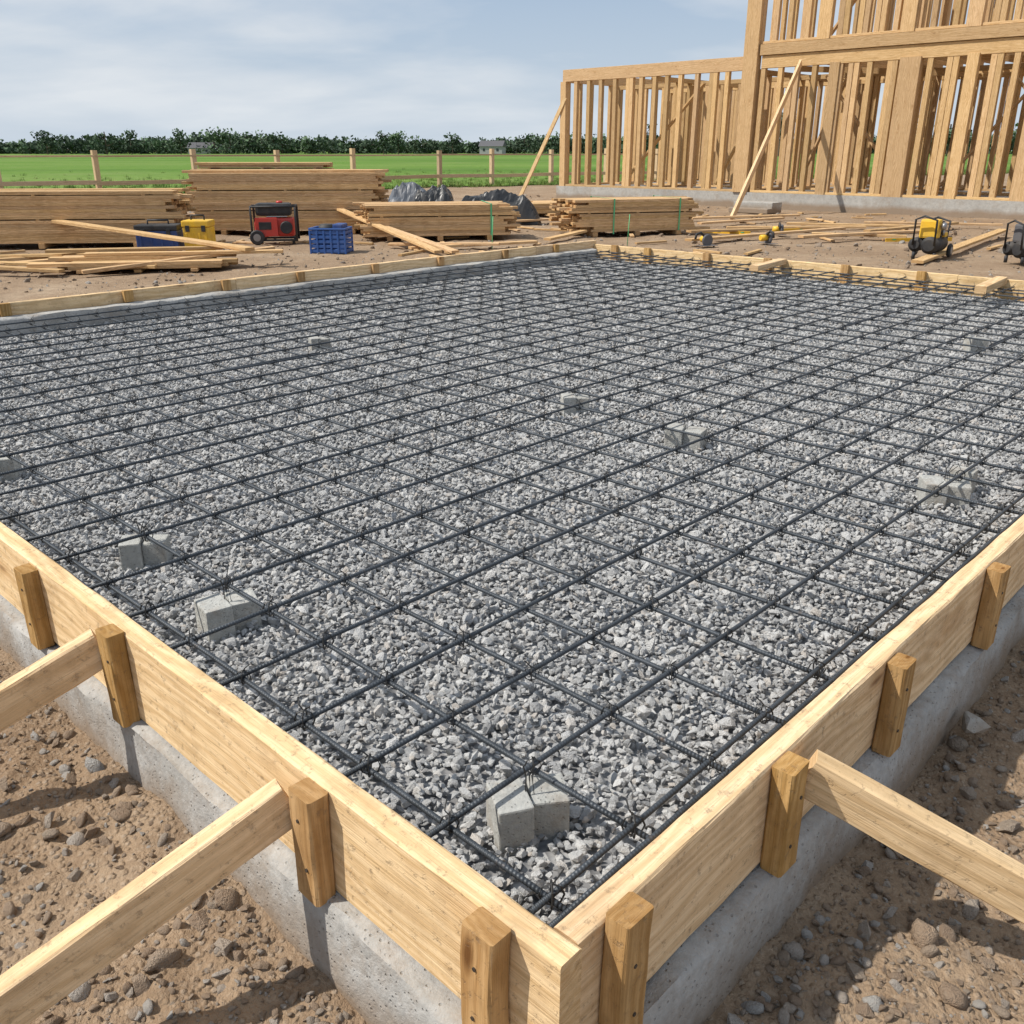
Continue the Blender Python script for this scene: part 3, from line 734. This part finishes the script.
def tarp(X,Y,w,d,h,mat,seed,name='tarp_bundle',rz=0):
    V=[];Fc=[];n1,n2=40,28
    for j in range(n2+1):
        for i in range(n1+1):
            u=i/n1*2-1;v=j/n2*2-1
            k=max(abs(u)**3,abs(v)**3);
            f=float(fbm(np.array(u*2.+seed),np.array(v*2.),3,seed));f2=abs(float(fbm(np.array(u*5+seed),np.array(v*5.+u*3),3,seed+3)))
            z=h*(1-k**1.2)*(.8+.35*f)+f2*.12*(1-k*.6)
            V.append((u*w/2*(1+.06*f),v*d/2*(1+.08*f),max(z,.0)))
    for j in range(n2):
        for i in range(n1): a=j*(n1+1)+i;Fc.append((a,a+1,a+n1+2,a+n1+1))
    o=meshobj(name,V,Fc,mat);o.location=(X,Y,0);o.rotation_euler=(0,0,rz)
TB=plain('tarp_black',(.025,.027,.03),.35,0,.2,3.,.3);TG=plain('tarp_grey',(.10,.115,.14),.4,0,.4,3.,.3)
tarp(-2.3,21.6,1.3,1.3,.85,TG,2);tarp(-1.75,21.0,1.2,1.,.78,TB,5);tarp(-.35,20.4,1.9,1.,.78,TB,9);tarp(-3.4,22.4,1.2,1.,.6,TB,12)
e_=empty('survey_stakes')
for (x,y) in ((-.32,14.9),(1.9,15.4)):
    cyl(e_,'pin',(x,y,0),(x+.02,y,.5),.006,STRAP,6)

# ------------------------------------------------------------------ fence
B=Boards();fp=[(-19.7,30.0),(-17.0,31.7),(-14.4,33.3),(-11.6,35.2),(-9.0,37.),(-6.4,38.7),(-3.1,41.),(-.9,42.4),(1.8,44.3),(4.5,46.1),(7.2,48.),(10,49.8)]
for (x,y) in fp: B.add((x,y,-.1),(x+random.uniform(-.03,.03),y,1.5+random.uniform(-.05,.06)),.17,.17,ch=.01)
for (a,b) in zip(fp[:-1],fp[1:]):
    B.add((a[0],a[1]-.1,.42+random.uniform(-.03,.03)),(b[0],b[1]-.1,.42+random.uniform(-.03,.03)),.04,.14)
    B.add((a[0],a[1]-.1,1.28+random.uniform(-.02,.02)),(b[0],b[1]-.1,1.28),.03,.06)
B.obj('wood_fence',W_fence)

# ------------------------------------------------------------------ trees on the horizon
LEAF=M('foliage');t=NT(LEAF);at=t.n('ShaderNodeAttribute',attribute_name='col')
t.out(at.outputs[0],.9,0,spec=.1)
BARK=plain('bark',(.10,.075,.05),.9)
rt=np.random.default_rng(5)
Q=[];C=[];tv=[];tf=[]
def tree(x,y,h,wd,n,leaf,lo=.28):
    base=np.array([x,y,0.]);nc=int(rt.integers(8,14))
    cc=[];
    for k in range(nc):
        a=rt.uniform(0,6.28);rr=wd*.5*rt.uniform(0,.8);cz=h*rt.uniform(lo,.80);rr*=1-.5*max(0,(cz/h-.5))
        cc.append((np.array([rr*math.cos(a),rr*math.sin(a),cz]),wd*rt.uniform(.16,.27),rt.uniform(.65,1.25)))
    tint=np.array([.075,.115,.05])*rt.uniform(.65,1.3)+np.array([.022,.028,.036])  # bluish offset paints distance haze into the leaf colour
    tube(tv,tf,[(x,y,-.2),(x+.1,y,h*.4),(x,y+.1,h*.75)],max(.12,h*.02),5)
    for c,rd,br in cc[:4]: tube(tv,tf,[(x,y,h*.3),(x+c[0]*.6,y+c[1]*.6,c[2]*.8),(x+c[0],y+c[1],c[2])],max(.06,h*.01),4)
    for k in range(n):
        c,rd,br=cc[rt.integers(nc)]
        d=rt.normal(size=3);d/=np.linalg.norm(d);p=base+c+d*rd*np.array([1,1,.7])*rt.uniform(.4,1.05)
        u=rt.normal(size=3);u/=np.linalg.norm(u);v=np.cross(u,d+rt.normal(size=3)*.4);v/=np.linalg.norm(v)
        s=leaf*rt.uniform(.5,1.2)
        Q.append([p-u*s-v*s*.6,p+u*s-v*s*.5,p+u*s*.8+v*s*.7,p-u*s*.9+v*s*.6])
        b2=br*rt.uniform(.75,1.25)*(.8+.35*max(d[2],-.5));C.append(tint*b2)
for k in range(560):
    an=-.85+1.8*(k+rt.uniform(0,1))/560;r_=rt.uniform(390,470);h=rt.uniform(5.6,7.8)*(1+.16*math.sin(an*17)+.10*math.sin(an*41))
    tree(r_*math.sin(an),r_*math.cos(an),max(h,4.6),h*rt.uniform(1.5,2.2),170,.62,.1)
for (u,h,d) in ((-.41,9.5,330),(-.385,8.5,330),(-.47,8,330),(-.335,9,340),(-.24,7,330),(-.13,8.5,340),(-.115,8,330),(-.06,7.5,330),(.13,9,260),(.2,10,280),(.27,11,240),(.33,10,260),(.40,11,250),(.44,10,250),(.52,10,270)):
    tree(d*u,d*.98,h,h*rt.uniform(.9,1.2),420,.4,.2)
Q=np.array(Q);C=np.array(C);nq=len(Q)
me=bpy.data.meshes.new('tree_line');me.vertices.add(nq*4);me.vertices.foreach_set('co',Q.astype(np.float32).ravel())
me.loops.add(nq*4);me.loops.foreach_set('vertex_index',np.arange(nq*4,dtype=np.int32));me.polygons.add(nq);me.polygons.foreach_set('loop_start',(np.arange(nq)*4).astype(np.int32));me.update(calc_edges=True)
ca=me.color_attributes.new('col','FLOAT_COLOR','CORNER');cc_=np.concatenate([np.repeat(C,4,0),np.ones((nq*4,1))],1);ca.data.foreach_set('color',cc_.astype(np.float32).ravel())
me.materials.append(LEAF);tl=empty('tree_line');o=bpy.data.objects.new('foliage_mass',me);COL.objects.link(o);o.parent=tl
meshobj('trunks',tv,tf,BARK,tl)
WALL=plain('grey_siding',(.36,.36,.36),.7,0,.1,.5);ROOF=plain('dark_roof',(.10,.10,.11),.8,0,.2,.5);GLS=plain('window_glass',(.03,.04,.05),.2)
def farm(x,y,w,d,h,rz,roof=ROOF):
    e_=empty('farm_house',(x,y,0),rz)
    box(e_,'walls',(0,0,h/2),(w,d,h),WALL,bev=0)
    vs=[(-w/2-.4,-d/2-.4,h),(w/2+.4,-d/2-.4,h),(w/2+.4,d/2+.4,h),(-w/2-.4,d/2+.4,h),(-w/2-.4,0,h+d*.35),(w/2+.4,0,h+d*.35)]
    meshobj('roof',vs,[(0,1,5,4),(2,3,4,5),(0,4,3),(1,2,5),(3,2,1,0)],roof,e_)
    for k in range(3): box(e_,'window',(-w*.3+k*w*.3,-d/2-.02,h*.55),(w*.1,.06,h*.35),GLS,bev=0)
for (u,d,w,h) in ((-.32,385,9,2.2),(-.02,378,9,2.8)): farm(d*u,d,w,6,h,rt.uniform(-.3,.3))

# ------------------------------------------------------------------ light
EL=math.radians(50);TR=math.radians(8)
d=Vector((math.cos(EL)*math.cos(TR),math.cos(EL)*math.sin(TR),-math.sin(EL)))
sl=bpy.data.lights.new('sun','SUN');sl.energy=4.9;sl.angle=math.radians(.6);sl.color=(1.,.945,.86)
so=bpy.data.objects.new('sun',sl);so.rotation_mode='QUATERNION';so.rotation_quaternion=d.to_track_quat('-Z','Y');COL.objects.link(so);so.location=(-20,0,30)
w=bpy.data.worlds.new('World');scene.world=w;w.use_nodes=True;nt=w.node_tree;nt.nodes.clear()
class WN(NT):
    def __init__(s,tr): s.t=tr
t=WN(nt)
sky=t.n('ShaderNodeTexSky');sky.sky_type='NISHITA';sky.sun_disc=False;sky.sun_elevation=EL;sky.sun_rotation=math.atan2(-d.x,-d.y)
sky.air_density=1.;sky.dust_density=1.5
gc=t.n('ShaderNodeTexCoord').outputs['Generated'];sx=t.n('ShaderNodeSeparateXYZ',{0:gc})
zz=t.math('ADD',t.math('MAXIMUM',sx.outputs[2],0.),.22)
cx=t.math('DIVIDE',sx.outputs[0],zz);cy=t.math('DIVIDE',sx.outputs[1],zz)
cv=t.n('ShaderNodeCombineXYZ',{0:cx,1:cy,2:0.}).outputs[0]
mp=t.n('ShaderNodeMapping',{0:cv,'Rotation':(0,0,.25),'Location':(2.3,4.2,0),'Scale':(.8,1.15,1)}).outputs[0]
n1=t.noise(mp,1.0,6,.5,.3);n2=t.noise(mp,2.6,5,.5,.2)
dens=t.ramp(t.math('ADD',t.math('MULTIPLY',n1,.78),t.math('MULTIPLY',n2,.22)),[(.40,.0),(.52,.5),(.64,1.)])
shade=t.ramp(n2,[(.3,(7.5,7.8,8.2)),(.65,(8.6,8.7,8.8))])
haze=t.ramp(sx.outputs[2],[(0.,.75),(.15,0.)])
skc=t.mix(dens,t.mix(.75,sky.outputs[0],(4.5,5.75,7.5)),shade)
skc=t.mix(haze,skc,(6.6,7.4,8.2))
bg=t.n('ShaderNodeBackground',{'Color':skc,'Strength':.098});o=t.n('ShaderNodeOutputWorld');nt.links.new(bg.outputs[0],o.inputs[0])

# ------------------------------------------------------------------ camera
cam=bpy.data.cameras.new('camera');cam.lens=36*899/1024;cam.sensor_width=36;cam.clip_end=5000;cam.clip_start=.05
co=bpy.data.objects.new('camera',cam);co.location=(0,0,1.47);co.rotation_euler=(math.radians(90-21.93),0,0);COL.objects.link(co);scene.camera=co
